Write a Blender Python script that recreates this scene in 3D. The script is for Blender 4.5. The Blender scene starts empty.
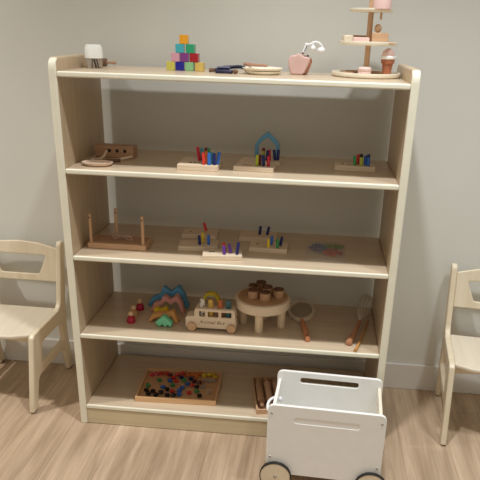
import bpy, bmesh, math, random
from mathutils import Vector, Matrix
random.seed(7)
SC = bpy.context.scene
COL = SC.collection
PI = math.pi

# ------------------------------------------------------------------ materials
def lin(c):
    return tuple(((v/12.92) if v <= .04045 else ((v+.055)/1.055)**2.4) for v in [x/255 for x in c])
MATS = {}
def base_mat(name):
    m = bpy.data.materials.new(name); m.use_nodes = True
    nt = m.node_tree
    return m, nt, nt.nodes['Principled BSDF']
def paint(name, rgb, rough=.5, var=.06, scale=30, trans=0, coat=0, alpha=1, metal=0, bump=0, ior=1.45):
    if name in MATS: return MATS[name]
    m, nt, b = base_mat(name)
    tc = nt.nodes.new('ShaderNodeTexCoord')
    n = nt.nodes.new('ShaderNodeTexNoise'); n.inputs['Scale'].default_value = scale
    nt.links.new(tc.outputs['Object'], n.inputs['Vector'])
    r = nt.nodes.new('ShaderNodeValToRGB')
    c = lin(rgb)
    r.color_ramp.elements[0].position = .3; r.color_ramp.elements[1].position = .7
    r.color_ramp.elements[0].color = tuple(v*(1-var) for v in c)+(1,)
    r.color_ramp.elements[1].color = tuple(min(1, v*(1+var)) for v in c)+(1,)
    nt.links.new(n.outputs['Fac'], r.inputs['Fac'])
    nt.links.new(r.outputs['Color'], b.inputs['Base Color'])
    b.inputs['Roughness'].default_value = rough
    b.inputs['Transmission Weight'].default_value = trans
    b.inputs['Coat Weight'].default_value = coat
    b.inputs['Metallic'].default_value = metal
    b.inputs['Alpha'].default_value = alpha
    b.inputs['IOR'].default_value = ior
    if bump:
        bp = nt.nodes.new('ShaderNodeBump'); bp.inputs['Strength'].default_value = bump
        nt.links.new(n.outputs['Fac'], bp.inputs['Height']); nt.links.new(bp.outputs['Normal'], b.inputs['Normal'])
    MATS[name] = m
    return m
def wood(name, c1, c2, stretch=(3, 60, 60), rough=.45, coat=.0):
    if name in MATS: return MATS[name]
    m, nt, b = base_mat(name)
    tc = nt.nodes.new('ShaderNodeTexCoord'); mp = nt.nodes.new('ShaderNodeMapping')
    mp.inputs['Scale'].default_value = stretch
    nt.links.new(tc.outputs['Object'], mp.inputs['Vector'])
    n = nt.nodes.new('ShaderNodeTexNoise'); n.inputs['Scale'].default_value = 1.0
    n.inputs['Detail'].default_value = 5; n.inputs['Roughness'].default_value = .6
    n.inputs['Distortion'].default_value = .4
    nt.links.new(mp.outputs['Vector'], n.inputs['Vector'])
    r = nt.nodes.new('ShaderNodeValToRGB')
    r.color_ramp.elements[0].position = .3; r.color_ramp.elements[1].position = .72
    r.color_ramp.elements[0].color = lin(c1)+(1,); r.color_ramp.elements[1].color = lin(c2)+(1,)
    nt.links.new(n.outputs['Fac'], r.inputs['Fac']); nt.links.new(r.outputs['Color'], b.inputs['Base Color'])
    b.inputs['Roughness'].default_value = rough; b.inputs['Coat Weight'].default_value = coat
    b.inputs['Coat Roughness'].default_value = .15
    MATS[name] = m
    return m

EDGE = paint('birch_edge', (236,232,212), .4, .03, 20, coat=.2)  # front-edge birch, paler because its lit look is put into the colour
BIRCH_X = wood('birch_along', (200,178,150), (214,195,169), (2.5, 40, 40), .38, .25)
BIRCH_Z = wood('birch_upright', (188,166,136), (204,184,155), (40, 40, 2.5), .42, .15)  # boards and panels browner than the edges, inner shade put into the colour
CHAIR_W = wood('chair_birch', (218,203,174), (231,219,195), (40, 40, 3), .42, .1)
CHAIR_S = wood('chair_seat_birch', (216,204,182), (228,217,198), (40, 3, 40), .42, .1)
BEECH = wood('beech', (196,156,120), (212,174,138), (12, 120, 120), .5)
BEECH_Z = wood('beech_upright', (196,156,120), (212,174,138), (120, 120, 12), .5)
OAKB = wood('brown_wood', (172,132,102), (190,152,120), (12, 120, 120), .5)
DARKW = wood('dark_brown_wood', (100,68,50), (124,88,64), (12, 120, 120), .5)
PALE = wood('pale_maple', (220,198,170), (232,214,190), (14, 120, 120), .5)
PALE_Z = wood('pale_maple_upright', (218,194,162), (230,210,182), (120, 120, 14), .5)
CREAM = paint('cream_lacquer', (236,228,208), .4, .02)
CREAMW = paint('cream_wood', (226,212,188), .45, .04)
WHITE = paint('white_lacquer', (242,241,238), .35, .015)
WHITEP = paint('white_plastic', (238,238,234), .35, .02)
PINK = paint('dusty_pink', (206,172,164), .55, .04)
PINKL = paint('pale_pink', (230,196,188), .55, .04)
BROWN = paint('cone_brown', (168,100,70), .55, .08)
RUBBER = paint('black_rubber', (30,29,28), .6, .1)
STEEL = paint('steel', (168,166,162), .3, .03, metal=.9)
INK = paint('dark_ink', (48,36,32), .6, .1)
REDINK = paint('red_ink', (140,52,40), .6, .1)
STRING = paint('pale_string', (208,176,158), .7, .1)
CORDW = paint('white_cord', (235,236,238), .55, .03)
C = {
 'red': (216,56,50), 'crimson': (196,36,60), 'dark red': (124,30,40), 'orange': (234,128,44), 'yellow': (232,202,56),
 'lime': (176,186,52), 'green': (58,148,84), 'teal': (76,160,178), 'blue': (48,110,200), 'navy': (28,34,100),
 'purple': (98,60,148), 'pink': (222,70,86), 'maroon': (86,20,40), 'black': (20,20,26), 'clear': (214,206,196)}
def peg_mat(c): return paint('peg_'+c.replace(' ', '_'), C[c], .4, .05)
def gem_mat(c): return paint('gem_'+c, C[c], .12, .05, trans=.35 if c != 'clear' else .85, coat=.5)

# ------------------------------------------------------------------ mesh helpers
def box(bm, c, s, bev=0, seg=2, rot=None):
    mt = Matrix.Translation(Vector(c))
    if rot is not None: mt = mt @ rot
    mt = mt @ Matrix.Diagonal((s[0], s[1], s[2], 1))
    r = bmesh.ops.create_cube(bm, size=1, matrix=mt)
    if bev:
        es = list({e for v in r['verts'] for e in v.link_edges})
        bmesh.ops.bevel(bm, geom=es, offset=bev, segments=seg, profile=.5, affect='EDGES')
def rod(bm, a, b, r0, r1=None, seg=20, cap=True):
    a, b = Vector(a), Vector(b); d = b-a
    q = d.to_track_quat('Z', 'Y').to_matrix().to_4x4()
    bmesh.ops.create_cone(bm, cap_ends=cap, segments=seg, radius1=r0, radius2=r0 if r1 is None else r1, depth=d.length,
                          matrix=Matrix.Translation((a+b)/2) @ q)
def lathe(bm, prof, c=(0,0,0), seg=40, mat=None, caps=True):
    c = Vector(c); rings = []
    for r, z in prof:
        if r < 1e-6:
            rings.append([bm.verts.new((0, 0, z))])
        else:
            rings.append([bm.verts.new((r*math.cos(2*PI*k/seg), r*math.sin(2*PI*k/seg), z)) for k in range(seg)])
    vs = [v for g in rings for v in g]
    for A, B in zip(rings, rings[1:]):
        for k in range(seg):
            k2 = (k+1) % seg
            f = [A[k % len(A)], A[k2 % len(A)], B[k2 % len(B)], B[k % len(B)]]
            u = []
            for v in f:
                if v not in u: u.append(v)
            if len(u) > 2: bm.faces.new(u)
    for g, rev in ((rings[0], True), (rings[-1], False)):
        if caps and len(g) > 2: bm.faces.new(g[::-1] if rev else g)
    for v in vs:
        if mat is not None: v.co = mat @ v.co
        v.co += c
def ball(bm, c, r, sc=(1,1,1), u=20, v=12):
    m = Matrix.Translation(Vector(c)) @ Matrix.Diagonal((sc[0], sc[1], sc[2], 1))
    bmesh.ops.create_uvsphere(bm, u_segments=u, v_segments=v, radius=r, matrix=m)
def smooth_path(pts, n=8):
    P = [Vector(p) for p in pts]; out = []
    for i in range(len(P)-1):
        p0, p1, p2, p3 = P[max(i-1, 0)], P[i], P[i+1], P[min(i+2, len(P)-1)]
        for k in range(n):
            t = k/n
            out.append(.5*((2*p1)+(p2-p0)*t+(2*p0-5*p1+4*p2-p3)*t*t+(3*p1-p0-3*p2+p3)*t**3))
    out.append(P[-1]); return out
def tube(bm, pts, r, seg=8, n=8, smooth=True):
    P = smooth_path(pts, n) if smooth else [Vector(p) for p in pts]
    rings = []
    up = Vector((0, 0, 1))
    for i, p in enumerate(P):
        d = (P[min(i+1, len(P)-1)]-P[max(i-1, 0)]).normalized()
        x = d.cross(up)
        if x.length < 1e-3: x = d.cross(Vector((0, 1, 0)))
        x.normalize(); y = d.cross(x)
        rr = r(i/(len(P)-1)) if callable(r) else r
        rings.append([bm.verts.new(p+rr*(math.cos(2*PI*k/seg)*x+math.sin(2*PI*k/seg)*y)) for k in range(seg)])
    for A, B in zip(rings, rings[1:]):
        for k in range(seg): bm.faces.new((A[k], A[(k+1) % seg], B[(k+1) % seg], B[k]))
    bm.faces.new(rings[0][::-1]); bm.faces.new(rings[-1])
def rounded(pts, rad, n=5):
    """round the corners of a polygon; rad may be one number or one per corner"""
    out = []; N = len(pts)
    for i in range(N):
        r = rad[i] if isinstance(rad, (list, tuple)) else rad
        p = Vector(pts[i]); a = Vector(pts[i-1])-p; b = Vector(pts[(i+1) % N])-p
        if r <= 0: out.append(tuple(p)); continue
        ang = a.angle(b); t = min(r/math.tan(ang/2), a.length*.49, b.length*.49)
        p1, p2 = p+a.normalized()*t, p+b.normalized()*t
        for k in range(n+1):
            s = k/n
            out.append(tuple((1-s)**2*p1+2*s*(1-s)*p+s*s*p2))
    return out
def circle(cx, cy, r, n=24): return [(cx+r*math.cos(2*PI*k/n), cy+r*math.sin(2*PI*k/n)) for k in range(n)]
def curve_plate(loops, thick, bev=.002, axes='xz', off=0.):
    """flat board cut from outline loops (first outer, rest holes) with rounded edges -> mesh data.
    axes: which axes the outline lies in; off: centre along the third axis"""
    cu = bpy.data.curves.new('outline', 'CURVE'); cu.dimensions = '2D'; cu.fill_mode = 'BOTH'
    cu.extrude = max(thick/2-bev, 1e-5); cu.bevel_depth = bev; cu.bevel_resolution = 2; cu.offset = -bev
    for lp in loops:
        sp = cu.splines.new('POLY'); sp.points.add(len(lp)-1); sp.use_cyclic_u = True
        for p, q in zip(sp.points, lp): p.co = (q[0], q[1], 0, 1)
    o = bpy.data.objects.new('outline', cu); COL.objects.link(o)
    dg = bpy.context.evaluated_depsgraph_get(); dg.update()
    me = bpy.data.meshes.new_from_object(o.evaluated_get(dg))
    bpy.data.objects.remove(o); bpy.data.curves.remove(cu)
    for v in me.vertices:
        x, y, z = v.co
        if axes == 'xz': v.co = (x, off-z, y)
        elif axes == 'yz': v.co = (off+z, x, y)
        else: v.co = (x, y, off+z)
    bm = bmesh.new(); bm.from_mesh(me); bpy.data.meshes.remove(me)
    bmesh.ops.remove_doubles(bm, verts=bm.verts, dist=1e-6)
    bmesh.ops.recalc_face_normals(bm, faces=bm.faces)
    return bm
def BM(): return bmesh.new()
def obj(name, bm, m, parent=None, smooth=True, loc=None, edge=None):
    me = bpy.data.meshes.new(name)
    bmesh.ops.recalc_face_normals(bm, faces=bm.faces)
    if smooth:
        for f in bm.faces: f.smooth = max(abs(f.normal.x), abs(f.normal.y), abs(f.normal.z)) < .99995
        for e in bm.edges:
            if len(e.link_faces) == 2 and e.calc_face_angle(0) > math.radians(38): e.smooth = False
    bm.to_mesh(me); bm.free()
    me.materials.append(m)
    if edge is not None:      # front edges get a paler colour with their lit look put into it
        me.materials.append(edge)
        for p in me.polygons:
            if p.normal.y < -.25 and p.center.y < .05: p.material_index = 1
    o = bpy.data.objects.new(name, me); COL.objects.link(o)
    if parent is not None: o.parent = parent
    if loc is not None: o.location = loc
    return o
def tag(o, label, cat, group=None, kind=None):
    if label: o['label'] = label
    if cat: o['category'] = cat
    if group: o['group'] = group
    if kind: o['kind'] = kind
    return o
def thing(name, label, cat, loc=(0,0,0), rz=0, group=None):
    o = bpy.data.objects.new(name, None); COL.objects.link(o)
    o.empty_display_size = .05
    o.location = loc; o.rotation_euler = (0, 0, rz)
    return tag(o, label, cat, group)
def solo(name, bm, m, label, cat, loc=(0,0,0), rz=0, group=None, kind=None, rot=None, smooth=True):
    o = obj(name, bm, m, None, smooth, loc)
    o.rotation_euler = rot if rot is not None else (0, 0, rz)
    return tag(o, label, cat, group, kind)
def dup(root, loc, rz, label, group=None):
    r = root.copy(); COL.objects.link(r); r.location = loc; r.rotation_euler = (0, 0, rz); r['label'] = label
    if group: r['group'] = group
    for ch in list(root.children):
        c = ch.copy(); COL.objects.link(c); c.parent = r
        for g in list(ch.children):
            d = g.copy(); COL.objects.link(d); d.parent = c
    return r

# ------------------------------------------------------------------ dimensions (metres)
W, D, T, BT = 1.2, .4474, .0276, .0187
ZT, Z1, Z2, Z3, Z4, ZTOP = 1.3621, 1.043, .725, .4072, .0893, 1.4046
YW = .478
XI = W/2-T

# ------------------------------------------------------------------ setting
def floor_material():
    m, nt, b = base_mat('oak_laminate_floor')
    N, L = nt.nodes, nt.links
    tc = N.new('ShaderNodeTexCoord'); mp = N.new('ShaderNodeMapping'); mp.inputs['Rotation'].default_value = (0, 0, PI/2)
    mp.inputs['Location'].default_value = (.3, .06, 0)
    L.new(tc.outputs['Object'], mp.inputs['Vector'])
    br = N.new('ShaderNodeTexBrick'); br.offset = .37; br.inputs['Scale'].default_value = 1
    br.inputs['Brick Width'].default_value = 1.3; br.inputs['Row Height'].default_value = .19
    br.inputs['Mortar Size'].default_value = .0012; br.inputs['Mortar Smooth'].default_value = .2
    br.inputs['Color1'].default_value = lin((184,163,140))+(1,); br.inputs['Color2'].default_value = lin((192,171,148))+(1,)
    br.inputs['Mortar'].default_value = lin((162,134,110))+(1,)
    L.new(mp.outputs['Vector'], br.inputs['Vector'])
    def grain(sc, lo, hi, p0, p1, det=5):
        g = N.new('ShaderNodeMapping'); g.inputs['Scale'].default_value = sc
        L.new(tc.outputs['Object'], g.inputs['Vector'])
        n = N.new('ShaderNodeTexNoise'); n.inputs['Scale'].default_value = 1; n.inputs['Detail'].default_value = det
        n.inputs['Roughness'].default_value = .62; n.inputs['Distortion'].default_value = .5
        L.new(g.outputs['Vector'], n.inputs['Vector'])
        r = N.new('ShaderNodeValToRGB'); r.color_ramp.elements[0].position = p0; r.color_ramp.elements[1].position = p1
        r.color_ramp.elements[0].color = (lo, lo*.955, lo*.90, 1); r.color_ramp.elements[1].color = (hi, hi, hi, 1)
        L.new(n.outputs['Fac'], r.inputs['Fac']); return r
    col = br.outputs['Color']
    for g in (grain((22, 1.6, 1), .72, 1.12, .32, .66), grain((90, 3.5, 1), .88, 1.05, .3, .7), grain((6, .8, 1), .85, 1.12, .3, .7, 2)):
        mx = N.new('ShaderNodeMix'); mx.data_type = 'RGBA'; mx.blend_type = 'MULTIPLY'; mx.inputs['Factor'].default_value = 1
        L.new(col, mx.inputs['A']); L.new(g.outputs['Color'], mx.inputs['B']); col = mx.outputs['Result']
    L.new(col, b.inputs['Base Color'])
    b.inputs['Roughness'].default_value = .5
    return m
def wall_material(name, rgb):
    return paint(name, rgb, .85, .012, 5, bump=.01)
def struct(name, bm, m):
    o = obj(name, bm, m, None, False); o['kind'] = 'structure'; return o
b = BM(); box(b, (0, -1.6, -.05), (7, 5, .1)); struct('floor', b, floor_material())
b = BM(); box(b, (0, YW+.05, 1.45), (7, .1, 2.9)); struct('wall_back', b, wall_material('wall_plaster', (214,214,207)))
b = BM(); box(b, (0, YW-.006, .0638), (7, .012, .1275), .003, 2)
struct('baseboard_back', b, paint('baseboard_white', (220,217,211), .45, .01, 6))

# ------------------------------------------------------------------ shelf unit
shelf = thing('display_shelf', 'wide pale birch display shelf with open tiers, standing against the wall and filled with toys', 'shelf', (0, 0, 0))
for s in (-1, 1):
    loop = rounded([(0, 0), (D, 0), (D, ZTOP), (0, ZTOP)], [.004, .004, .03, .04], 8)
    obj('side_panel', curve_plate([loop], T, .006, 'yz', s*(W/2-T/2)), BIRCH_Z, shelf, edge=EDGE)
def board(name, z, y0=.001, y1=D-.003):
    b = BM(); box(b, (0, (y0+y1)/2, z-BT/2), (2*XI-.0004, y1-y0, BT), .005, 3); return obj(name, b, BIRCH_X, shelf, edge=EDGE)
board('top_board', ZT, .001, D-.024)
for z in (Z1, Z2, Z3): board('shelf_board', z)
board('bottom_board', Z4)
b = BM(); box(b, (0, .014, (Z4-BT)/2), (2*XI-.0004, .02, Z4-BT-.003), .002, 2); obj('kick_board', b, wood('kick_birch', (200,184,150), (214,198,166), (2.5, 40, 40), .4, .2), shelf)

# ------------------------------------------------------------------ chairs
CW, PT = .36, .022
def make_chair(label):
    t = thing('toddler_chair', label, 'chair', (0, 0, 0), 0)
    outer = [(.035,0),(.078,0),(.112,.135),(.385,.135),(.423,0),(.465,0),(.428,.2),(.428,.325),(.458,.592),(.45,.615),(.425,.615),(.415,.6),(.378,.345),(.345,.322),(.105,.322),(.088,.31)]
    rad = [.006,.006,.035,.035,.006,.006,.05,.05,.012,.012,.012,.012,.05,.04,.02,.012]
    hole = [(.148,.172),(.392,.172),(.372,.262),(.166,.262)]
    for s in (-1, 1):
        sp = obj('side_panel', curve_plate([rounded(outer, rad), rounded(hole, .02)], PT, .005, 'yz', s*(CW/2-PT/2)), CHAIR_W, t)
        for y in (.056, .444):
            f = BM(); rod(f, (s*(CW/2-PT/2), y, -.006), (s*(CW/2-PT/2), y, .001), .009, .010); obj('rubber_foot', f, RUBBER, sp)
    xi = CW/2-PT-.0003
    seat = [(-xi, .11), (-xi*.6, .085), (0, .076), (xi*.6, .085), (xi, .11), (xi, .385), (-xi, .385)]
    obj('seat', curve_plate([rounded(seat, [.01,.08,.1,.08,.01,.01,.01])], .016, .005, 'xy', .309), CHAIR_S, t)
    ap = [(-xi, .3), (-xi, .252), (-xi*.5, .262), (0, .266), (xi*.5, .262), (xi, .252), (xi, .3)]
    obj('apron', curve_plate([rounded(ap, [0,0,.05,.05,.05,0,0])], .014, .002, 'xz', .165), CHAIR_W, t)
    bo = [(-xi, .435), (xi, .435), (xi, .585), (xi*.5, .606), (0, .612), (-xi*.5, .606), (-xi, .585)]
    bh = [(-.082, .466), (.082, .466), (.115, .553), (-.115, .553)]
    br = obj('backrest', curve_plate([rounded(bo, [.004,.004,.004,.1,.1,.1,.004]), rounded(bh, .012)], .014, .004, 'xz', 0), CHAIR_W, t)
    br.rotation_euler = (math.radians(-7), 0, 0)
    for ob_ in [c for c in t.children] + [g for c in t.children for g in c.children]:
        for v in ob_.data.vertices:
            z = v.co.z
            v.co.x *= 1 + .14*max(z, 0)
            if z > .2: v.co.z += .011*min(1, (z-.2)/.1)
    br.location = (0, .405-.435*math.sin(math.radians(7))+.003, .435*(1-math.cos(math.radians(7))))
    return t
ch = make_chair('pale birch toddler chair left of the shelf, its left side cut off')
ch.location = (-.990, -.003, .006); ch.rotation_euler = (0, 0, math.radians(-1))
dup(ch, (1.031, -.018, .006), math.radians(-6), 'pale birch toddler chair right of the shelf, its right half cut off')

# ------------------------------------------------------------------ toy wagon
wg = thing('toy_wagon', 'white wooden toy wagon with cream wheels parked on the floor before the shelf', 'toy wagon', (.388, -.17, 0), math.radians(-2.8))
def slot(x0, x1, z0, z1): return rounded([(x0, z0), (x1, z0), (x1, z1), (x0, z1)], (z1-z0)*.49, 8)
fw = .2
fl = rounded([(-fw, .057), (fw, .057), (fw, .338), (-fw, .338)], [.008, .008, .026, .026], 8)
obj('front_panel', curve_plate([fl, slot(-.108, .114, .273, .295)], .012, .002, 'xz', -.12), WHITE, wg)
b = BM(); box(b, (.003, -.1180, .284), (.26, .0135, .05), .0005); obj('slot_backing', b, WHITE, wg)
bl = rounded([(-fw+.005, .057), (fw-.005, .057), (fw-.005, .338), (-fw+.005, .338)], [.008, .008, .026, .026], 8)
obj('back_panel', curve_plate([bl, slot(-.108, .108, .292, .315)], .012, .002, 'xz', .12), WHITE, wg)
for s in (-1, 1):
    e = BM(); box(e, (s*.184, 0, .182), (.012, .2275, .244), .002); obj('end_panel', e, CREAM if s > 0 else WHITE, wg)
b = BM(); box(b, (0, 0, .068), (.355, .2275, .012), .002); obj('floor_panel', b, WHITE, wg)
for sx in (-.186, .186):
    for sz in (.305, .125):
        b = BM(); lathe(b, [(0, 0), (.0042, 0), (.0034, .0018), (0, .0022)], (sx, -.126, sz), 14, Matrix.Rotation(PI/2, 4, 'X')); obj('screw', b, STEEL, wg)
for sx in (-.163, .170):
    for sy in (-1, 1):
        rx = Matrix.Rotation(sy*-PI/2, 4, 'X')
        b = BM(); lathe(b, [(0, -.006), (.052, -.006), (.0532, -.005), (.0532, .005), (.051, .0065), (0, .0065)], (sx, sy*.138, .056), 48, rx)
        w = obj('wheel', b, CREAMW, wg)
        b = BM(); lathe(b, [(.0533, -.007), (.0555, -.0065), (.056, 0), (.0555, .0065), (.0533, .007), (.0533, -.007)], (sx, sy*.138, .056), 48, rx, False); obj('tyre', b, RUBBER, w)
        b = BM(); lathe(b, [(0, .0066), (.006, .0066), (.005, .0095), (0, .0105)], (sx, sy*.138, .056), 16, rx); obj('axle_cap', b, STEEL, w)
b = BM(); tube(b, [(-.181, .0, .285), (-.193, -.004, .291), (-.206, -.03, .292), (-.208, -.06, .289), (-.200, -.085, .286), (-.181, -.09, .284)], .005, 10)
cd = obj('pull_cord', b, CORDW, wg)
for y, z in ((.0, .285), (-.09, .284)):
    b = BM(); ball(b, (-.170, y, z), .010, (.8, 1, 1)); obj('cord_knot', b, CORDW, cd)

# ------------------------------------------------------------------ top of the shelf
# lidded clear cup
cp = thing('lidded_cup', 'clear cup with a tall white cap at the left end of the shelf top', 'cup', (-.515, .215, ZT))
b = BM(); lathe(b, [(0, .0), (.026, .0), (.028, .003), (.029, .034), (0, .034)], seg=40)
obj('cup_body', b, paint('clear_plastic', (222,214,204), .15, .02, trans=.75), cp)
b = BM(); lathe(b, [(0, .034), (.032, .034), (.032, .037), (.0300, .068), (.0285, .072), (.0280, .072), (.0275, .076), (.024, .078), (0, .078)], seg=40)
obj('cap', b, WHITEP, cp)
b = BM()
for a, w_ in ((-1.15, .006), (-.85, .004), (-1.5, .003)):
    box(b, (.0292*math.cos(a), .0292*math.sin(a), .017), (.0012, w_, .030), 0, 1, Matrix.Rotation(a, 4, 'Z') @ Matrix.Rotation(.22 if a > -1.4 else -.1, 4, 'X'))
obj('dark_stripes', b, INK, cp)
rp = thing('wooden_rod', 'brown wooden rod toy lying behind the white capped cup', 'toy', (-.515, .335, ZT))
b = BM(); rod(b, (-.045, 0, .015), (.005, 0, .015), .014); obj('thick_end', b, DARKW, rp)
b = BM(); rod(b, (.005, 0, .015), (.032, .004, .015), .0045); ball(b, (.034, .004, .015), .007); obj('thin_handle', b, OAKB, rp)
# translucent cubes, a pyramid of 4-3-2-1
def cube(col, name, x, lvl, label, y=.262, rz=0.):
    m = paint('acrylic_'+name, col, .18, .02, trans=.22, coat=.4)
    b = BM(); box(b, (0, 0, .0147), (.030, .030, .0294), .0018, 2)
    solo('translucent_cube', b, m, label, 'toy cube', (x, y, ZT+.0002+lvl*.0297), rz, 'translucent cubes stacked in a pyramid')
for col, n, x, lv, lb, rz in [
  ((214,206,92), 'yellow_green', -.248, 0, 'yellow-green translucent cube at the left of the bottom row of the cube pyramid', .05),
  ((14,22,150), 'deep_blue', -.214, 0, 'deep blue translucent cube in the bottom row of the cube pyramid', 0),
  ((150,206,148), 'mint', -.179, 0, 'mint green translucent cube in the bottom row of the cube pyramid', -.08),
  ((232,200,104), 'amber', -.143, 0, 'pale amber translucent cube at the right of the bottom row of the cube pyramid', -.12),
  ((222,164,180), 'pink', -.230, 1, 'pink translucent cube at the left of the second row of the cube pyramid', .04),
  ((134,58,138), 'purple', -.197, 1, 'purple translucent cube in the middle of the second row of the cube pyramid', 0),
  ((178,14,32), 'red', -.162, 1, 'red translucent cube at the right of the second row of the cube pyramid', -.06),
  ((72,180,192), 'turquoise', -.214, 2, 'turquoise translucent cube in the third row of the cube pyramid', .03),
  ((44,168,116), 'emerald', -.176, 2, 'emerald green translucent cube in the third row of the cube pyramid', -.06),
  ((244,170,28), 'orange', -.199, 3, 'orange translucent cube at the top of the cube pyramid', .02)]:
    cube(col, n, x, lv, lb, rz=rz)
# dark toy
tp = thing('folded_toy', 'small dark navy toy with brown tips lying flat on the shelf top', 'toy', (-.045, .21, ZT))
NAVYT = paint('dark_navy_toy', (40,40,66), .35, .2); GREYB = paint('grey_blue_toy', (112,112,140), .35, .1)
b = BM(); box(b, (.0, -.02, .006), (.06, .035, .012), .005, 3); box(b, (-.012, .012, .010), (.05, .04, .010), .004, 3); obj('body', b, NAVYT, tp)
b = BM(); tube(b, [(-.01, .02, .017), (.02, .02, .019), (.05, .0, .022), (.07, -.02, .020)], .006); obj('arm', b, NAVYT, tp)
b = BM(); box(b, (-.005, .005, .0185), (.045, .03, .006), .002); obj('pale_plate', b, GREYB, tp)
b = BM(); tube(b, [(-.025, .02, .007), (-.045, .03, .007), (-.062, .03, .006)], .006); obj('brown_tip', b, DARKW, tp)
b = BM(); ball(b, (.040, -.03, .0075), .0075, (1.3, 1, 1)); obj('brown_tip', b, DARKW, tp)
# plates
def plate(z, x, y, rx, ry, label, rz=0):
    b = BM(); lathe(b, [(0, 0), (.82, 0), (.95, .4), (1, .85), (.985, 1), (.94, 1), (.86, .55), (0, .5)], (0, 0, 0), 48)
    for v in b.verts: v.co = (v.co.x*rx, v.co.y*ry, v.co.z*.011)
    solo('wooden_plate', b, CREAM, label, 'plate', (x, y, z), rz, 'cream plates stacked on the shelf top')
plate(ZT+.0003, .086, .22, .064, .065, 'lower cream oval plate of the stack beside the pink apple')
plate(ZT+.0116, .083, .22, .073, .07, 'upper cream oval plate of the stack, under a brown stick')
b = BM(); tube(b, [(-.055, .045, .006), (-.02, .02, .005), (.03, .0, .0045)], lambda t: .0065-.002*t); 
solo('wooden_stick', b, paint('pink_brown', (176,134,112), .5, .06), 'short pinkish brown stick lying on the cream plate stack', 'stick', (.07, .232, ZT+.0232))
# pink apple
ap = thing('wooden_apple', 'pink wooden apple block standing on the shelf top', 'toy', (.212, .262, ZT))
ol = [(-.029,0),(.010,0),(.018,.006),(.030,.03),(.036,.05),(.030,.061),(.018,.060),(.006,.066),(-.006,.072),(-.014,.065),(-.024,.066),(-.036,.060),(-.041,.045),(-.038,.022)]
obj('apple_half', curve_plate([rounded(ol, .012, 4)], .03, .006, 'xz', 0), PINK, ap)
ol2 = [(x*.75+.017, z*.93) for x, z in ol]
obj('apple_slice', curve_plate([rounded(ol2, .012, 4)], .016, .005, 'xz', .026), paint('tan_pink', (198,142,118), .5, .05), ap)
b = BM(); box(b, (.010, -.004, .0715), (.008, .012, .006), .002); box(b, (.027, .022, .0625), (.009, .010, .006), .002); obj('hole_rim', b, DARKW, ap)
b = BM(); rod(b, (.223, .262, ZT+.0745), (.2325, .262, ZT+.098), .0045, .0055); ball(b, (.2335, .262, ZT+.1), .0065)
nd = solo('lacing_cord', b, CORDW, 'white lacing cord arching up from a needle stuck in the pink apple', 'cord')
b = BM(); tube(b, [(.2335, .262, ZT+.1), (.246, .262, ZT+.102), (.256, .262, ZT+.108), (.268, .262, ZT+.109), (.280, .262, ZT+.104), (.288, .262, ZT+.094), (.291, .262, ZT+.082)], .0036); obj('cord', b, CORDW, nd)
b = BM(); ball(b, (.256, .258, ZT+.089), .0095); rod(b, (.254, .26, ZT+.092), (.256, .262, ZT+.107), .003); ball(b, (.285, .262, ZT+.083), .012, (1.15, .8, .85)); obj('cord_bead', b, CORDW, nd)
b = BM(); rod(b, (.2275, .2572, ZT+.079), (.2345, .2572, ZT+.096), .002); obj('grey_needle_groove', b, paint('grey_groove', (128,126,128), .5), nd)

# tiered stand
SX, SY = .447, .285
st = thing('tiered_stand', 'cream three-tier cake stand with a brown post at the right end of the shelf top', 'cake stand', (SX, SY, ZT))
def tier(name, r, z, h, dx=0):
    b = BM(); lathe(b, [(0, 0), (r*.93, 0), (r*.98, h*.25), (r, h*.7), (r*.99, h), (r*.955, h), (r*.92, h*.5), (0, h*.45)], (dx, 0, z), 64); obj(name, b, CREAM, st)
tier('bottom_tray', .122, .0003, .016, .0)
tier('middle_tray', .101, .104, .013)
tier('top_tray', .074, .209, .011)
for z0, z1 in ((.0078, .1038), (.1102, .2088), (.2142, .262)):
    b = BM(); rod(b, (0, 0, z0), (0, 0, z1), .0095); obj('post', b, BEECH_Z, st)
BZ, MZ, TZ = ZT+.0090, ZT+.1112, ZT+.2154
b = BM(); lathe(b, [(0,0),(.018,0),(.0225,.004),(.023,.010),(.0215,.012),(.023,.014),(.023,.022),(.018,.027),(0,.028)])
solo('toy_cake', b, PINKL, 'round pink toy macaron at the front of the bottom tray', 'toy food', (.437, .205, BZ))
ic = thing('ice_cream', 'toy ice cream cone with a pink scoop standing on the bottom tray', 'toy food', (.516, .248, BZ))
b = BM(); lathe(b, [(0,0),(.0135,0),(.0185,.038),(.0225,.040),(.0235,.053),(0,.053)]); obj('cone', b, BROWN, ic)
b = BM(); lathe(b, [(0,.053),(.024,.053),(.0265,.056),(.0265,.061),(.024,.064),(0,.064)]); obj('cream_band', b, WHITEP, ic)
b = BM(); lathe(b, [(.0225,.064)]+[(.0225*math.cos(a), .064+.024*math.sin(a)) for a in [PI/2*k/8 for k in range(1, 8)]]+[(0,.088)]); obj('scoop', b, PINKL, ic)
b = BM(); box(b, (0, 0, .0035), (.046, .022, .007), .003, 2); solo('toy_biscuit', b, OAKB, 'flat brown toy biscuit at the left of the bottom tray', 'toy food', (.378, .255, BZ), .25)
b = BM(); box(b, (0, 0, .005), (.05, .016, .010), .003, 2); solo('toy_biscuit', b, OAKB, 'brown toy bar behind the pink macaron on the bottom tray', 'toy food', (.402, .318, BZ), .1)
b = BM(); box(b, (0, 0, .005), (.052, .016, .010), .003, 2); solo('toy_biscuit', b, OAKB, 'brown toy bar right of the post on the bottom tray', 'toy food', (.488, .322, BZ), -.05)
b = BM(); box(b, (0, 0, .012), (.034, .05, .024), .006, 3); solo('toy_bread', b, CREAMW, 'cream toy slice at the left edge of the middle tray', 'toy food', (.374, .285, MZ), .15)
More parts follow.
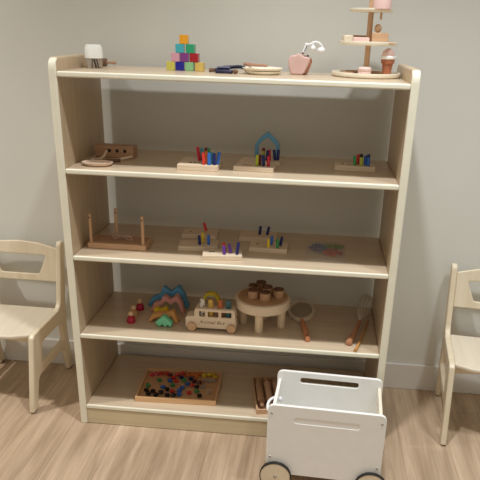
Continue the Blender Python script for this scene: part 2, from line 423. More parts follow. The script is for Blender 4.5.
b = BM(); box(b, (0, 0, .009), (.054, .034, .018), .003, 2); solo('toy_cake', b, PINKL, 'pale pink toy cake slice left of the post on the middle tray', 'toy food', (.418, .235, MZ))
b = BM(); box(b, (0, 0, .012), (.05, .03, .024), .003, 2); solo('toy_cake', b, OAKB, 'brown toy cake slice behind the pink slice on the middle tray', 'toy food', (.415, .318, MZ))
b = BM(); box(b, (0, 0, .017), (.056, .034, .034), .003, 2); solo('toy_cake', b, BEECH, 'tall brown toy cake block right of the post on the middle tray', 'toy food', (.482, .255, MZ))
b = BM(); ball(b, (0, 0, .0125), .0125, (1, 1, 1.1)); solo('wooden_ball', b, BEECH, 'round wooden ball on top of the brown toy cake block', 'toy food', (.473, .255, MZ+.0352))
b = BM(); box(b, (0, 0, .0025), (.042, .02, .005), .0015, 2); solo('toy_biscuit', b, BEECH, 'thin brown toy wafer at the front right of the middle tray', 'toy food', (.508, .216, MZ), -.05)
b = BM(); lathe(b, [(0,0),(.027,0),(.030,.003),(.030,.04),(.027,.046),(0,.047)])
pc = solo('toy_cake', b, PINKL, 'pale pink toy cake on the top tray, cut by the photo edge', 'toy food', (.478, .228, TZ))
b = BM(); rod(b, (.48, .262, ZT+.187), (.48, .262, ZT+.2085), .004); ob = obj('hook', b, BEECH_Z, st); ob.location = (-SX, -SY, -ZT)

# ------------------------------------------------------------------ first shelf
bk = thing('wooden_block', 'long brown wooden block with dark holes at the left of the first shelf', 'toy', (-.468, .262, Z1+.0006), math.radians(-2))
b = BM(); box(b, (0, 0, .022), (.15, .05, .044), .003); obj('block', b, OAKB, bk)
b = BM()
for x in (-.018, .012, .042): ball(b, (x, -.0262, .026), .0065, (1, .25, 1))
ball(b, (.03, -.002, .0435), .006, (1.3, 1, .2)); obj('dark_hole', b, INK, bk)
b = BM(); lathe(b, [(0, 0), (.7, 0), (.93, .5), (1, 1), (.96, 1), (.85, .55), (0, .4)], seg=48)
for v in b.verts: v.co = (v.co.x*.056, v.co.y*.04, v.co.z*.012)
solo('oval_dish', b, paint('pink_beige', (228,202,180), .5, .05), 'shallow pinkish oval dish near the front edge of the first shelf', 'dish', (-.484, .085, Z1+.0003))
b = BM(); tube(b, [(-.04, -.03, .006), (-.01, -.01, .006), (.03, .016, .008), (.06, .03, .014)], .0042)
solo('wooden_stick', b, PALE, 'pale wooden stick lying at right between oval dish and holed block', 'stick', (-.45, .17, Z1), math.radians(4))
b = BM(); tube(b, [(-.022, -.025, .006), (0, -.012, .005), (.012, .01, .014), (.016, .03, .030)], .0042)
solo('wooden_stick', b, PALE, 'curved pale wooden stick rising at left between oval dish and holed block', 'stick', (-.507, .180, Z1), math.radians(-4))
b = BM(); tube(b, [(-.05, .0, .005), (0, .012, .006), (.04, .03, .006)], .006)
solo('wooden_stick', b, DARKW, 'dark brown stick lying just behind the oval dish', 'stick', (-.465, .137, Z1))

# peg boards
def peg_board(x, y, z, label, size, rz=0., h=.018, marks=(), ink=None, stack=False, mat=None):
    t = thing('peg_board', label, 'peg board', (x, y, z), rz, 'wooden peg boards')
    w, d = size
    b = BM(); box(b, (0, 0, h*.25+.0001), (w, d, h*.5-.0004), .0012); obj('base_board', b, mat or PALE, t)
    b = BM(); box(b, (0, 0, h*.75), (w-.001, d-.001, h*.5-.0002), .0012); obj('top_board', b, mat or PALE, t)
    if marks:
        b = BM()
        for mx, my, r in marks: lathe(b, [(0, 0), (r, 0), (r, .0005), (0, .0006)], (mx, my, h-.00005), 14)
        obj('painted_mark', b, ink or INK, t)
    return t
PEGN = {}
def peg(c, base, top, where, tip=None):
    base, top = Vector(base), Vector(top)
    L = (top-base).length; d = (top-base).normalized()
    b = BM(); r = .0057
    lathe(b, [(0, 0), (r*.85, 0), (r, .001), (r, L-.003), (r*.8, L-.0008), (r*.4, L), (0, L)], seg=14)
    off = r*math.sqrt(max(0, 1-d.z**2))
    o = solo('counting_peg', b, peg_mat(c), '%s peg %s' % (c, where), 'peg', base+Vector((0, 0, off+.0002)), group='coloured counting pegs')
    o.rotation_euler = d.to_track_quat('Z', 'Y').to_euler()
    if tip:
        b = BM(); lathe(b, [(r*1.02, L-.009), (r*1.12, L-.008), (r*1.12, L-.001), (r*.7, L+.002), (0, L+.0025)], seg=14); obj('tip', b, peg_mat(tip), o)
    return o
UB = 'in the left board of the first shelf'
peg_board(-.121, .128, Z1, 'two-layer peg board crowded with coloured pegs, left on the first shelf', (.144, .115), 0, .02, [(-.032, -.012, .006), (-.018, -.010, .006), (-.004, -.008, .004)])
b = BM(); box(b, (0, 0, .006), (.085, .05, .012), .0015); solo('wooden_tile', b, PALE, 'small plain wooden tile behind the left peg board of the first shelf', 'wooden tile', (-.163, .232, Z1), math.radians(-14))
B1 = [('crimson',(-.127,.151),(-.006,.039),'leftmost at back '), ('teal',(-.119,.165),(-.002,.036),'second from left at back '), ('dark red',(-.109,.17),(.002,.036),'mid back '),
 ('green',(-.086,.128),(-.003,.040),'at the back right '), ('red',(-.099,.086),(-.003,.033),'at the front left '), ('orange',(-.093,.112),(-.002,.034),'behind the red one '),
 ('blue',(-.081,.084),(0,.034),'at the front middle '), ('teal',(-.074,.104),(.001,.033),'right of the front blue one '), ('navy',(-.0625,.088),(-.001,.032),'second from the right '), ('blue',(-.053,.1),(.005,.034),'leaning at the right edge ')]
for c, (x, y), (dx, dz), w_ in B1: peg(c, (x, y, Z1+.0203), (x+dx*1.25, y, Z1+.0203+dz*1.25), w_+UB)
peg_board(.077, .15, Z1, 'front peg board with red marks before the blue arch on the first shelf', (.144, .096), math.radians(-6), .016, [(-.04, -.012, .005), (-.028, -.012, .005), (-.017, -.011, .004)], REDINK)
peg_board(.086, .268, Z1, 'rear peg board standing right before the blue arch on the first shelf', (.15, .088), math.radians(-3), .014, (), None)
for c, (x, y), (dx, dz), w_, tip in [('lime',(.083,.13),(.001,.039),'front left in the front board under the blue arch',None), ('dark red',(.0925,.144),(-.002,.038),'beside the lime peg in the front board under the blue arch',None),
   ('navy',(.107,.133),(-.003,.038),'at the middle of the front peg board under the blue arch',None), ('crimson',(.124,.128),(0,.037),'front right in the front board under the blue arch',None)]:
    peg(c, (x, y, Z1+.0163), (x+dx, y, Z1+.0163+dz), w_, tip)
for c, (x, y), (dx, dz), w_, tip in [('lime',(.094,.27),(0,.040),'with dark red tip in the rear board under the blue arch','dark red'), ('navy',(.109,.245),(.003,.038),'left of the crimson one in rear board under the blue arch',None),
   ('crimson',(.119,.25),(-.002,.040),'mid rear board under the blue arch',None), ('navy',(.139,.262),(-.006,.038),'leaning left at right of the rear board under the blue arch',None), ('navy',(.149,.270),(.001,.038),'upright at right of the rear board under the blue arch',None)]:
    peg(c, (x, y, Z1+.0143), (x+dx, y, Z1+.0143+dz), w_, tip)
peg_board(.433, .232, Z1, 'long peg board with dark marks standing alone at the right of the first shelf', (.145, .07), 0, .018, [(-.043, .006, .0055), (-.024, .004, .005), (-.012, .004, .005)])
for c, (x, y), (dx, dz), w_, tip in [('green',(.433,.212),(-.004,.034),'at the left in the lone right peg board',None), ('red',(.444,.24),(0,.036),'at the back in the lone right peg board',None),
   ('lime',(.456,.210),(-.003,.040),'with dark tip in the lone right peg board','black'), ('blue',(.4715,.228),(-.002,.034),'left of the dark-tipped blue one in the lone right peg board',None), ('blue',(.481,.212),(-.002,.040),'with a navy tip at right in the lone right peg board','navy')]:
    peg(c, (x, y, Z1+.0183), (x+dx, y, Z1+.0183+dz), w_, tip)
# blue arch
def arch_pts(w, h, sh):   # pointed arch outline, from bottom left over the tip to bottom right
    L_ = [(-w, 0), (-w, sh)]
    for k in range(1, 7):
        t = k/7; L_.append((-w*(1-t)**1.0+0*t, sh+(h-sh)*(t**.72)))
    return L_+[(0, h)]+[(-x, z) for x, z in L_[::-1]]
o_ = arch_pts(.047, .106, .055); i_ = arch_pts(.034, .086, .05)
solo('arch_block', curve_plate([rounded(o_+i_[::-1], .004, 3)], .03, .003, 'xz', 0), paint('arch_blue', (108,172,212), .5, .05),
     'blue pointed arch block standing behind the peg boards on the first shelf', 'toy block', (.102, .345, Z1+.0003))

# ------------------------------------------------------------------ second shelf
fr = thing('post_frame', 'brown wooden base with three upright posts at the left of the second shelf', 'toy', (-.436, .15, Z2), math.radians(0))
b = BM(); box(b, (0, 0, .0115), (.224, .108, .022), .002); obj('base', b, BEECH, fr)
b = BM(); box(b, (0, 0, .0232), (.2, .085, .0012), .0003); obj('inset', b, OAKB, fr)
for x, y in ((-.1, -.043), (-.028, .045), (.1, -.043)):
    b = BM(); rod(b, (x, y, .0226), (x, y, .132), .0062, .0058); p_ = obj('post', b, BEECH_Z, fr)
    b = BM(); ball(b, (x, y-.0058, .118), .003, (1, .4, 1)); obj('post_hole', b, INK, p_)
b = BM()
random.seed(3)
pp = [(random.uniform(-.05, .055), random.uniform(-.03, .03), random.uniform(.003, .012)) for _ in range(15)]
tube(b, pp, .0017, 6, 6)
solo('tangled_string', b, STRING, 'tangled pale string lying on the base with three posts', 'string', (-.43, .155, Z2+.0245))
BP = 'on the second shelf'
peg_board(-.158, .33, Z2, 'rear left peg board with one red peg on the second shelf', (.142, .085), math.radians(2), .017, [(-.04, .0, .005)], REDINK)
peg_board(-.138, .178, Z2, 'left middle peg board with three pegs on the second shelf', (.15, .085), math.radians(7), .017)
peg_board(-.032, .086, Z2, 'front peg board at the edge with green marks on the second shelf', (.146, .08), math.radians(8), .017, [(-.045, .006, .006), (-.034, .008, .005)], paint('green_ink', (70,110,60), .6))
peg_board(.078, .335, Z2, 'rear right peg board with two navy pegs on the second shelf', (.146, .085), 0, .017)
peg_board(.132, .205, Z2, 'right middle peg board with four pegs on the second shelf', (.146, .085), math.radians(-2), .017, [(-.046, .006, .005)])
zp = Z2+.0173
for c, (x, y), (dx, dz), w_ in [('red',(-.136,.34),(-.009,.034),'leaning in the rear left board '), ('navy',(-.131,.163),(-.002,.036),'at left in the left middle board '), ('yellow',(-.1225,.19),(-.001,.040),'at centre in the left middle board '), ('blue',(-.097,.17),(-.001,.037),'at right in the left middle board '),
   ('purple',(-.021,.066),(-.004,.032),'at left in the front board '), ('red',(-.024,.098),(-.006,.033),'at the back in the front board '), ('purple',(-.001,.084),(-.005,.035),'in the middle of the front board '), ('navy',(.024,.072),(.006,.047),'at right in the front board '),
   ('navy',(.083,.335),(.004,.035),'at left in the rear right board '), ('navy',(.114,.335),(.007,.034),'at right in the rear right board '),
   ('yellow',(.132,.176),(-.001,.033),'at left in the right middle board '), ('blue',(.14,.212),(.003,.035),'at the back of the right middle board '), ('green',(.1665,.176),(0,.035),'at centre right in the right middle board '), ('navy',(.1755,.206),(.006,.036),'at right in the right middle board ')]:
    peg(c, (x, y, zp), (x+dx, y, zp+dz), w_+BP)
# bag of coloured pieces
def pieces(name, c, cx, cy, rx, ry, n, label, seed):
    random.seed(seed); b = BM()
    for _ in range(n):
        a = random.uniform(0, 2*PI); r = math.sqrt(random.random())
        ball(b, (cx+rx*r*math.cos(a), cy+ry*r*math.sin(a), Z2+.0052+random.uniform(0, .009)*(1-r)), random.uniform(.003, .0048), (1.3, 1, .8), 8, 6)
    solo(name, b, paint('pieces_'+c, {'blue': (56,86,140), 'green': (112,150,66), 'red': (180,58,50)}[c], .4, .2), label, 'beads', kind='stuff')
pieces('beads', 'blue', .322, .245, .034, .05, 90, 'pile of dark blue beads inside the clear bag on the second shelf', 1)
pieces('beads', 'green', .378, .272, .045, .026, 70, 'strip of green beads inside the clear bag on the second shelf', 2)
pieces('beads', 'red', .375, .195, .037, .034, 80, 'pile of red beads inside the clear bag on the second shelf', 5)
b = BM()
nx, ny = 14, 18; grid = []
for j in range(ny+1):
    row = []
    for i in range(nx+1):
        u, v = i/nx, j/ny
        bulge = (math.sin(PI*u)*math.sin(PI*v))**.5
        x = .276+.15*u+(.006*(v)-.002); y = .092+.235*v
        row.append(b.verts.new((x, y, Z2+.0015+.0195*bulge+.0015*math.sin(9*u+7*v)*bulge)))
    grid.append(row)
for j in range(ny):
    for i in range(nx): b.faces.new((grid[j][i], grid[j][i+1], grid[j+1][i+1], grid[j+1][i]))
def film():
    m = bpy.data.materials.new('clear_film'); m.use_nodes = True; nt = m.node_tree; N = nt.nodes; N.remove(N['Principled BSDF'])
    g = N.new('ShaderNodeBsdfGlossy'); g.inputs['Roughness'].default_value = .15
    tr = N.new('ShaderNodeBsdfTransparent'); mx = N.new('ShaderNodeMixShader'); df = N.new('ShaderNodeBsdfDiffuse'); df.inputs['Color'].default_value = (.8, .75, .68, 1)
    no = N.new('ShaderNodeTexNoise'); no.inputs['Scale'].default_value = 60
    m1 = N.new('ShaderNodeMixShader'); m1.inputs[0].default_value = .22
    nt.links.new(tr.outputs[0], m1.inputs[1]); nt.links.new(df.outputs[0], m1.inputs[2])
    mt = N.new('ShaderNodeMath'); mt.operation = 'MULTIPLY'; mt.inputs[1].default_value = .14; nt.links.new(no.outputs['Fac'], mt.inputs[0])
    nt.links.new(mt.outputs[0], mx.inputs[0]); nt.links.new(m1.outputs[0], mx.inputs[1]); nt.links.new(g.outputs[0], mx.inputs[2])
    nt.links.new(mx.outputs[0], N['Material Output'].inputs['Surface']); return m
solo('clear_bag', b, film(), 'clear plastic bag of coloured beads lying flat on the second shelf', 'bag')

# ------------------------------------------------------------------ third shelf
def doll(x, y, body, name, label, h=.05, group='wooden peg dolls'):
    t = thing('peg_doll', label, 'peg doll', (x, y, Z3), 0, group)
    b = BM(); lathe(b, [(0,0),(.0155,0),(.0175,.003),(.0172,.014),(.013,.024),(.0075,.029),(0,.029)], seg=24); obj('body', b, paint('doll_'+name, body, .5), t)
    b = BM(); ball(b, (0, 0, .0385), .0112); obj('head', b, paint('doll_head', (222,186,146), .5), t)
doll(-.407, .135, (176,34,62), 'red', 'crimson peg doll standing nearest the edge of the third shelf')
doll(-.412, .192, (196,150,104), 'tan', 'plain tan peg doll standing between the two crimson dolls')
doll(-.405, .262, (172,32,62), 'crimson', 'crimson peg doll standing farthest back of the three dolls')
def band(pts, wd):
    P = [Vector(p) for p in pts]; up, dn = [], []
    for i, p in enumerate(P):
        a = (P[i]-P[i-1]).normalized() if i else (P[1]-P[0]).normalized()
        c = (P[i+1]-P[i]).normalized() if i < len(P)-1 else a
        n = Vector((-(a+c).y, (a+c).x)).normalized(); k = wd/2/max(.55, n.dot(Vector((-a.y, a.x))))
        up.append(p+n*k); dn.append(p-n*k)
    up[0].y = dn[0].y = 0; up[-1].y = dn[-1].y = 0
    return [tuple(v) for v in up+dn[::-1]]
def mountain(pts, wd, y, mat, label, thick=.03, cx=-.29):
    lp = rounded(band([(x-cx, z-Z3) for x, z in pts], wd), .007, 3)
    solo('mountain_block', curve_plate([lp], thick, .003, 'xz', 0), mat, label, 'toy block', (cx, y, Z3+.0003), group='stacking mountain blocks')
mountain([(-.376,.41),(-.362,.434),(-.342,.448),(-.324,.45),(-.309,.486),(-.281,.464),(-.25,.493),(-.232,.466),(-.214,.41)], .019, .318, paint('mount_blue', (92,160,206), .5), 'blue zigzag mountain block, tallest and farthest back on the third shelf')
mountain([(-.352,.41),(-.337,.438),(-.31,.446),(-.296,.472),(-.27,.454),(-.246,.474),(-.231,.448),(-.219,.41)], .017, .262, paint('mount_pink', (218,156,146), .5), 'dusty pink zigzag mountain block before the blue one')
mountain([(-.322,.41),(-.318,.437),(-.300,.43),(-.282,.441),(-.27,.41)], .02, .208, paint('mount_yellow', (228,194,40), .5), 'yellow two-peaked block behind the orange block')
mountain([(-.338,.41),(-.320,.430),(-.293,.437),(-.266,.437),(-.243,.449),(-.225,.41)], .018, .166, paint('mount_orange', (226,164,98), .5), 'orange arched mountain block behind the green one')
g_ = [(-.303,.425),(-.268,.459),(-.233,.425),(-.243,.4085),(-.2525,.419),(-.262,.4085),(-.274,.420),(-.286,.4085)]
solo('mountain_block', curve_plate([rounded([(x+.268, z-.4085) for x, z in g_], .002, 2)], .03, .003, 'xz', 0), paint('mount_green', (124,212,166), .5), 'mint green triangle block nearest the edge on the third shelf', 'toy block', (-.268, .122, Z3+.0003), group='stacking mountain blocks')

# animal bus
bx, by = -.078, .126
bs = thing('toy_bus', 'pale wooden toy bus lettered along its side, carrying four animal pegs', 'toy bus', (bx, by, Z3))
so = [(-.1005,.012),(.1005,.012),(.0945,.086),(.09,.0945),(-.058,.0945),(-.064,.0885),(-.066,.062),(-.096,.058),(-.1005,.052)]
so = rounded(so, [.006,.006,.008,.008,.006,.008,.002,.008,.006], 4)
win = [rounded([(x0, .0605), (x1, .0605), (x1, .083), (x0, .083)], .003, 3) for x0, x1 in ((-.046, -.023), (-.012, .030), (.041, .081))]
obj('side_wall', curve_plate([so]+win, .008, .0015, 'xz', -.0205), PALE, bs)
obj('side_wall', curve_plate([so]+win, .008, .0015, 'xz', .0205), PALE, bs)
px_ = [-.037, -.004, .034, .066]
b = BM(); box(b, (0, 0, .034), (.197, .0325, .04), .002); obj('floor_block', b, PALE, bs)
b = BM(); box(b, (-.080, 0, .0565), (.03, .0325, .005), .001); obj('bonnet', b, PALE, bs)
obj('roof', curve_plate([[(-.060, -.0162), (.092, -.0162), (.092, .0162), (-.060, .0162)]]+[circle(x, 0, .0118) for x in px_], .006, .001, 'xy', .0915), PALE, bs)
for x, z0, z1 in ((-.0625, .0545, .088), (.093, .0545, .088)):
    b = BM(); box(b, (x, 0, (z0+z1)/2), (.004, .0325, z1-z0), .0005); obj('end_wall', b, PALE, bs)
for x in (-.075, .0815):
    for s in (-1, 1):
        b = BM(); lathe(b, [(0,-.005),(.0165,-.005),(.0178,-.003),(.0178,.003),(.0165,.005),(0,.005)], (x, s*.0302, .018), 32, Matrix.Rotation(PI/2, 4, 'X')); obj('wheel', b, BEECH, bs)
def lettering(txt, size, m, parent, loc, shear=.3, name='lettering'):
    cu = bpy.data.curves.new(name, 'FONT'); cu.body = txt; cu.size = size; cu.shear = shear; cu.align_x = 'CENTER'; cu.extrude = .0003; cu.space_character = 1.15
    o = bpy.data.objects.new(name, cu); COL.objects.link(o)
    dg = bpy.context.evaluated_depsgraph_get(); dg.update(); me = bpy.data.meshes.new_from_object(o.evaluated_get(dg))
    bpy.data.objects.remove(o); bpy.data.curves.remove(cu)
    me.materials.clear(); me.materials.append(m)
    o = bpy.data.objects.new(name, me); COL.objects.link(o); o.parent = parent; o.location = loc; o.rotation_euler = (PI/2, 0, 0)
    return o
lettering('Animal Bus', .019, paint('burnt_brown', (112,72,46), .6), bs, (.004, -.0248, .032))
an = [((236,230,218), 'cow', 'white animal peg with black patches, first in the toy bus'), ((226,186,92), 'giraffe', 'yellow animal peg, second in the toy bus'), ((206,120,72), 'lion', 'orange animal peg, third in the toy bus'), ((74,118,124), 'elephant', 'teal animal peg, last in the toy bus')]
for (c, n, lb), x in zip(an, px_):
    t = thing('animal_peg', lb, 'toy figure', (bx+x, by, Z3+.0545), 0, 'animal pegs in the toy bus')
    b = BM(); lathe(b, [(0,0),(.0095,0),(.0105,.002),(.0105,.060),(.0095,.067),(.006,.0715),(0,.073)], seg=24); obj('body', b, paint('animal_'+n, c, .5), t)
    b = BM()
    for q in range(2): ball(b, (-.0035+.007*q, -.0100, .060), .0012, (1, .5, 1), 8, 6)
    ball(b, (0, -.0102, .0545), .0014, (1.6, .5, .8), 8, 6); obj('face', b, INK, t)
    b = BM()
    if n == 'cow':
        for a, z, r in ((-2.2, .062, .005), (-.9, .045, .005), (-2.0, .02, .005), (-1.1, .012, .006)): ball(b, (.0085*math.cos(a), .0085*math.sin(a), z), r, (.6, .6, 1), 10, 8)
    elif n == 'giraffe':
        for a, z, r in ((-2.3, .045, .003), (-.8, .040, .003), (-1.5, .02, .003), (-2.2, .012, .003), (-.9, .068, .002)): ball(b, (.0092*math.cos(a), .0092*math.sin(a), z), r, (.6, .6, 1), 8, 6)
    elif n == 'lion': 
        for k in range(7): ball(b, (.0075*math.cos(PI*k/6), -.0085, .058+.0075*math.sin(PI*k/6)), .0022, (1, .6, 1), 8, 6)
    else:
        ball(b, (-.0078, -.0055, .061), .0045, (.6, .5, 1), 10, 8); ball(b, (.0078, -.0055, .061), .0045, (.6, .5, 1), 10, 8); rod(b, (0, -.0112, .055), (0, -.0118, .042), .0018)
    obj('markings', b, {'cow': INK, 'giraffe': OAKB, 'lion': BROWN, 'elephant': paint('teal_dark', (48,84,92), .5)}[n], t)
ya = [(-.033, 0), (-.031, .07)]+[(-.03*math.cos(PI*k/10), .085+.034*math.sin(PI*k/10)) for k in range(1, 10)]+[(.031, .07), (.033, 0)]
solo('arch_block', curve_plate([rounded(band(ya, .012), .003, 2)], .026, .003, 'xz', 0), paint('arch_yellow', (216,192,50), .5), 'yellow arch block standing behind the toy bus', 'toy block', (-.092, .205, Z3+.0003))

# round stool-like stand with wooden cups
sx, sy = .116, .19
sd = thing('display_stand', 'round pale wooden stand on stubby legs at the middle of the third shelf', 'stand', (sx, sy, Z3))
b = BM(); lathe(b, [(0, .085), (.104, .085), (.109, .090), (.110, .122), (.107, .126), (.100, .1265), (0, .1265)], seg=72); obj('top', b, PALE, sd)
b = BM(); lathe(b, [(0, .1266), (.098, .1266), (.098, .1274), (0, .1276)], seg=64); obj('top_inlay', b, paint('stand_top', (190,154,118), .5, .06), sd)
for a in (-95, -8, 172, 85):
    a = math.radians(a); b = BM(); x, y = .078*math.cos(a), .068*math.sin(a)
    lathe(b, [(0, .0003), (.0145, .0003), (.0165, .003), (.0165, .082), (0, .0848)], (x, y, 0), 28); obj('leg', b, PALE_Z, sd)
zs = Z3+.1278
for (x, y), lb in [((.080,.168),'wooden log cup at the front left on the round stand'), ((.128,.152),'wooden log cup at the front centre on the round stand'), ((.178,.19),'wooden log cup farthest right on the round stand'),
          ((.076,.216),'wooden log cup at the back left on the round stand'), ((.103,.256),'wooden log cup farthest back on the round stand'), ((.131,.212),'wooden log cup in the middle of the cluster on the round stand')]:
    t = thing('log_cup', lb, 'toy food', (x, y, zs), random.uniform(0, 6), 'wooden log cups on the round stand')
    b = BM(); lathe(b, [(0,0),(.0195,0),(.021,.002),(.021,.030),(0,.030)], seg=28); obj('cup', b, BEECH, t)
    b = BM(); lathe(b, [(.0205,.0301),(.0212,.0315),(.0205,.0345),(.0165,.0345),(.0155,.032),(0,.032)], seg=28)
    for k in range(5): ball(b, (.0125*math.cos(1.3*k), .0125*math.sin(1.3*k), .033), .0045, (1, 1, .6), 10, 6)
    obj('dark_top', b, DARKW, t)
# magnifier
mg = thing('hand_magnifier', 'oval hand magnifier with white rim and orange-brown handle on the third shelf', 'magnifier', (.270, .345, Z3))
n = 48
b = BM()
ring = [(.052*math.cos(2*PI*k/n), .092*math.sin(2*PI*k/n), .0085) for k in range(n)]
vs = []
for k in range(n):
    a = 2*PI*k/n; c_ = Vector(ring[k]); nrm = Vector((math.cos(a)/.052, math.sin(a)/.092, 0)).normalized()
    vs.append([b.verts.new(c_+nrm*u+Vector((0, 0, v))) for u, v in ((-.0055, -.0075), (.0055, -.0075), (.0068, 0), (.0055, .0055), (-.0055, .0055), (-.0068, 0))])
for k in range(n):
    for j in range(6): b.faces.new((vs[k][j], vs[(k+1) % n][j], vs[(k+1) % n][(j+1) % 6], vs[k][(j+1) % 6]))
obj('rim', b, CREAMW, mg)
b = BM(); lathe(b, [(0, -.0012), (1, -.0012), (1, .0012), (0, .0016)], seg=48)
for v in b.verts: v.co = (v.co.x*.0455, v.co.y*.0855, v.co.z+.0085)
obj('lens', b, paint('grey_lens', (196,188,170), .1, .03, alpha=.3), mg)
b = BM(); tube(b, [(.006, -.098, .010), (.012, -.14, .012), (.022, -.20, .0115), (.032, -.262, .0105), (.034, -.282, .0105)], lambda t: .0085+.003*math.sin(PI*min(1, t*1.05))-.001*(1-t), 14)
hd = obj('handle', b, paint('orange_wood', (200,134,92), .45, .12), mg)
b = BM(); ball(b, (.031, -.262, .0205), .0042, (1, 1.3, .35)); obj('handle_hole', b, INK, hd)
# whisk
wk = thing('whisk', 'wire whisk with a copper-brown handle lying at the right end of the third shelf', 'whisk', (0, 0, Z3))
b = BM(); tube(b, [(.459, .055, .0125), (.466, .085, .0135), (.488, .16, .016), (.508, .24, .022)], lambda t: (.008+.0045*math.sin(PI*min(1, t+.35)) if t > .06 else .007), 16); obj('handle', b, paint('copper_wood', (190,136,102), .45, .1), wk)
A_ = Vector((.508, .24, .022)); E_ = Vector((.548, .415, .062)); ax = (E_-A_).normalized()
sd1 = ax.cross(Vector((0, 0, 1))).normalized(); sd2 = ax.cross(sd1)
for k in range(6):
    a = PI*k/6; dv = math.cos(a)*sd1+math.sin(a)*sd2; L = (E_-A_).length
    pts = []
    for i in range(25):
        t = i/24; th = t*2*PI
        u = .5-.5*math.cos(th); w_ = math.sin(th)*(.040*u**.6 if u > 0 else 0)
        pts.append(A_+ax*(L*u)+dv*w_)
    b = BM(); tube(b, pts, .0016, 6, 2, True); obj('wire', b, paint('pale_wire', (216,206,190), .35, .03), wk)
ts = thing('wooden_stick', 'slim light brown stick lying along the right side of the whisk', 'stick', (0, 0, Z3))
b = BM(); tube(b, [(.481, .006, .0065), (.499, .07, .0065), (.548, .29, .0065)], lambda t: .0062-.002*t, 12); obj('shaft', b, paint('honey_wood', (196,144,84), .4, .08), ts)

# ------------------------------------------------------------------ bottom board
tx, ty = -.222, .178
gt = thing('shallow_tray', 'shallow pale wooden tray of coloured gems at the left of the bottom board', 'tray', (tx, ty, Z4), math.radians(2.2))
TRAYW = wood('tray_wood', (212,168,120), (226,186,140), (10, 90, 90), .5)
b = BM(); box(b, (0, 0, .004), (.322, .236, .007), .001); obj('tray_floor', b, paint('tray_floor', (208,164,122), .5, .05), gt)
for c_, s_ in (((0, -.116, .011), (.332, .008, .021)), ((0, .122, .011), (.332, .008, .021)), ((-.1635, .003, .011), (.007, .228, .021)), ((.1635, .003, .011), (.007, .228, .021))):
    b = BM(); box(b, c_, s_, .001); obj('tray_rim', b, TRAYW, gt)
GEMS = [('pink',-.362,.244),('pink',-.342,.253),('red',-.322,.261),('red',-.3,.264),('maroon',-.28,.253),('red',-.264,.234),('red',-.252,.262),('red',-.230,.274),('orange',-.209,.267),('orange',-.188,.275),('orange',-.169,.260),('orange',-.157,.283),('yellow',-.137,.27),('yellow',-.117,.28),('yellow',-.098,.284),('yellow',-.087,.262),('green',-.319,.204),('blue',-.274,.207),('red',-.246,.205),('navy',-.229,.240),('green',-.213,.217),('navy',-.187,.235),('maroon',-.169,.214),('maroon',-.145,.208),('clear',-.124,.228),('clear',-.105,.226),('clear',-.086,.232),('green',-.356,.154),('blue',-.291,.15),('green',-.254,.172),('blue',-.208,.157),('blue',-.193,.189),('red',-.172,.180),('black',-.151,.171),('clear',-.122,.175),('black',-.353,.115),('black',-.324,.112),('black',-.289,.107),('black',-.268,.134),('red',-.244,.121),('blue',-.217,.132),('red',-.173,.12),('green',-.143,.134),('clear',-.092,.134),('black',-.338,.09),('black',-.305,.085),('black',-.258,.089),('black',-.234,.094),('blue',-.211,.102),('black',-.126,.103)]
ORD = ['', 'second ', 'third ', 'fourth ', 'fifth ', 'sixth ', 'seventh ', 'eighth ', 'ninth ', 'tenth ']
gm = {}
random.seed(11)
for c in sorted({g[0] for g in GEMS}):
    row = sorted([g for g in GEMS if g[0] == c], key=lambda g: g[1])
    for k, (_, x, y) in enumerate(row):
        if c not in gm:
            b = BM(); bmesh.ops.create_icosphere(b, subdivisions=1, radius=.0128)
            for v in b.verts: v.co.z *= .7
            o = obj('gem', b, gem_mat(c), None, False); gm[c] = o
        else:
            o = gm[c].copy(); COL.objects.link(o)
        o.location = (x, y+.004, Z4+.0169); o.rotation_euler = (random.uniform(-.15, .15), random.uniform(-.15, .15), random.uniform(0, 6))
        where = ('leftmost ' if k == 0 else ORD[k]) if len(row) > 1 else ''
        tag(o, '%s%s gem%s in the shallow wooden tray' % (where, c, '' if k == 0 else ' from the left'), 'gem', 'coloured gems in the shallow tray')
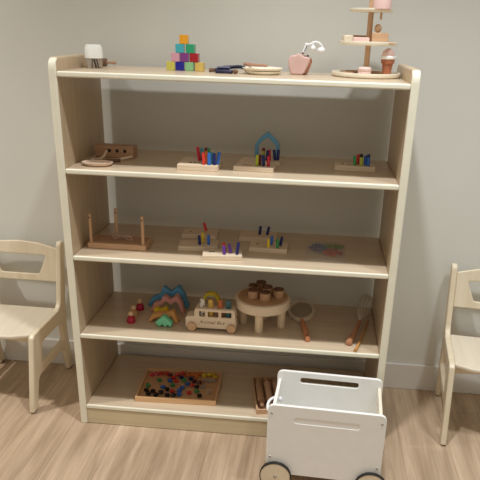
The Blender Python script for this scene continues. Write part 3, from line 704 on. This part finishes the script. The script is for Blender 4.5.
# tray of rollers
r2 = thing('roller_tray', 'narrow brown wooden tray of rollers on the bottom board behind the white wagon', 'tray', (.156, .165, Z4), math.radians(10))
b = BM(); box(b, (0, 0, .004), (.11, .25, .007), .001); obj('tray_floor', b, OAKB, r2)
for c_, s_ in (((0, -.128, .011), (.12, .007, .021)), ((0, .128, .011), (.12, .007, .021)), ((-.0575, 0, .011), (.006, .249, .021)), ((.0575, 0, .011), (.006, .249, .021))):
    b = BM(); box(b, c_, s_, .001); obj('tray_rim', b, BEECH, r2)
def roller(lx, label, ribs, h):
    th = math.radians(10); x, y = .156+lx*math.cos(th)-.0*math.sin(th), .165+lx*math.sin(th)
    t = thing('clay_roller', label, 'roller', (x, y, Z4+.0078), th, 'wooden rollers in the narrow tray')
    if ribs == 1:
        prof = [(0, -.07)]
        for i in range(57):
            z = -.07+.14*i/56; prof.append((.0112+.0040*math.sin(i*2*PI/8), z))
        prof.append((0, .07))
    elif ribs == 2:
        prof = [(0, -.07)]+[(.0145 if (i//2) % 2 == 0 else .0125, -.07+.14*i/29) for i in range(30)]+[(0, .07)]
    else: prof = [(0, -.07), (.0125, -.07), (.0145, -.067), (.0145, .067), (.0125, .07), (0, .07)]
    R = Matrix.Rotation(PI/2, 4, 'X')
    b = BM(); lathe(b, prof, (0, 0, .0155), 28, R); obj('barrel', b, BEECH if ribs else OAKB, t)
    for s in (-1, 1):
        b = BM(); lathe(b, [(0, 0), (.006, 0), (.0085, .012), (.0085, .03), (.006, .036), (0, .037)], (0, s*.0702, .0155), 20, Matrix.Rotation(-s*PI/2, 4, 'X')); obj('handle', b, OAKB, t)
roller(-.036, 'smooth brown roller, leftmost in the narrow tray', 0, 0)
roller(-.001, 'ribbed brown roller in the middle of the narrow tray', 1, 0)
roller(.036, 'notched brown roller nearest the wagon in the narrow tray', 2, 0)

# ------------------------------------------------------------------ light
def spot(name, loc, target, power, rad, ang, col, blend=.6):
    l = bpy.data.lights.new(name, 'SPOT'); l.energy = power; l.shadow_soft_size = rad; l.spot_size = math.radians(ang); l.spot_blend = blend; l.color = col
    o = bpy.data.objects.new(name, l); COL.objects.link(o); o.location = loc
    o.rotation_euler = (Vector(target)-Vector(loc)).to_track_quat('-Z', 'Y').to_euler()
WARM = (.96, .985, 1)
spot('downlight_centre', (.2, -.55, 2.95), (.2, -.45, 0), 158, .06, 92, WARM, 1.)
spot('downlight_left', (-2.0, -.5, 2.95), (-1.75, -.4, 0), 185, .06, 108, (1, .965, .91), 1.)
spot('downlight_right', (1.35, -.6, 2.95), (1.5, -.4, 0), 118, .12, 104, (.91, .965, 1), 1.)
w = bpy.data.worlds.new('room_ambience'); SC.world = w; w.use_nodes = True
bg = w.node_tree.nodes['Background']; bg.inputs['Color'].default_value = (1, .92, .78, 1); bg.inputs['Strength'].default_value = .48

# ------------------------------------------------------------------ camera
cam = bpy.data.cameras.new('camera'); co = bpy.data.objects.new('camera', cam); COL.objects.link(co)
rv, uv, fv = Vector((.99499479, .09570112, .02875162)), Vector((-.06374462, .3862988, .92016839)), Vector((-.07695443, .91739551, -.39046573))
M3 = Matrix((rv, uv, -fv)).transposed()
co.matrix_world = Matrix.Translation((.28961911, -2.12381697, 1.50221559)) @ M3.to_4x4()
cam.sensor_width = 36; cam.sensor_fit = 'HORIZONTAL'; cam.lens = 634.2359/480*36
cam.shift_x = -17.5514/480; cam.shift_y = 59.6734/480; cam.clip_start = .05
SC.camera = co
SC.view_settings.view_transform = 'Standard'; SC.view_settings.look = 'None'; SC.view_settings.exposure = -.1; SC.view_settings.gamma = 1
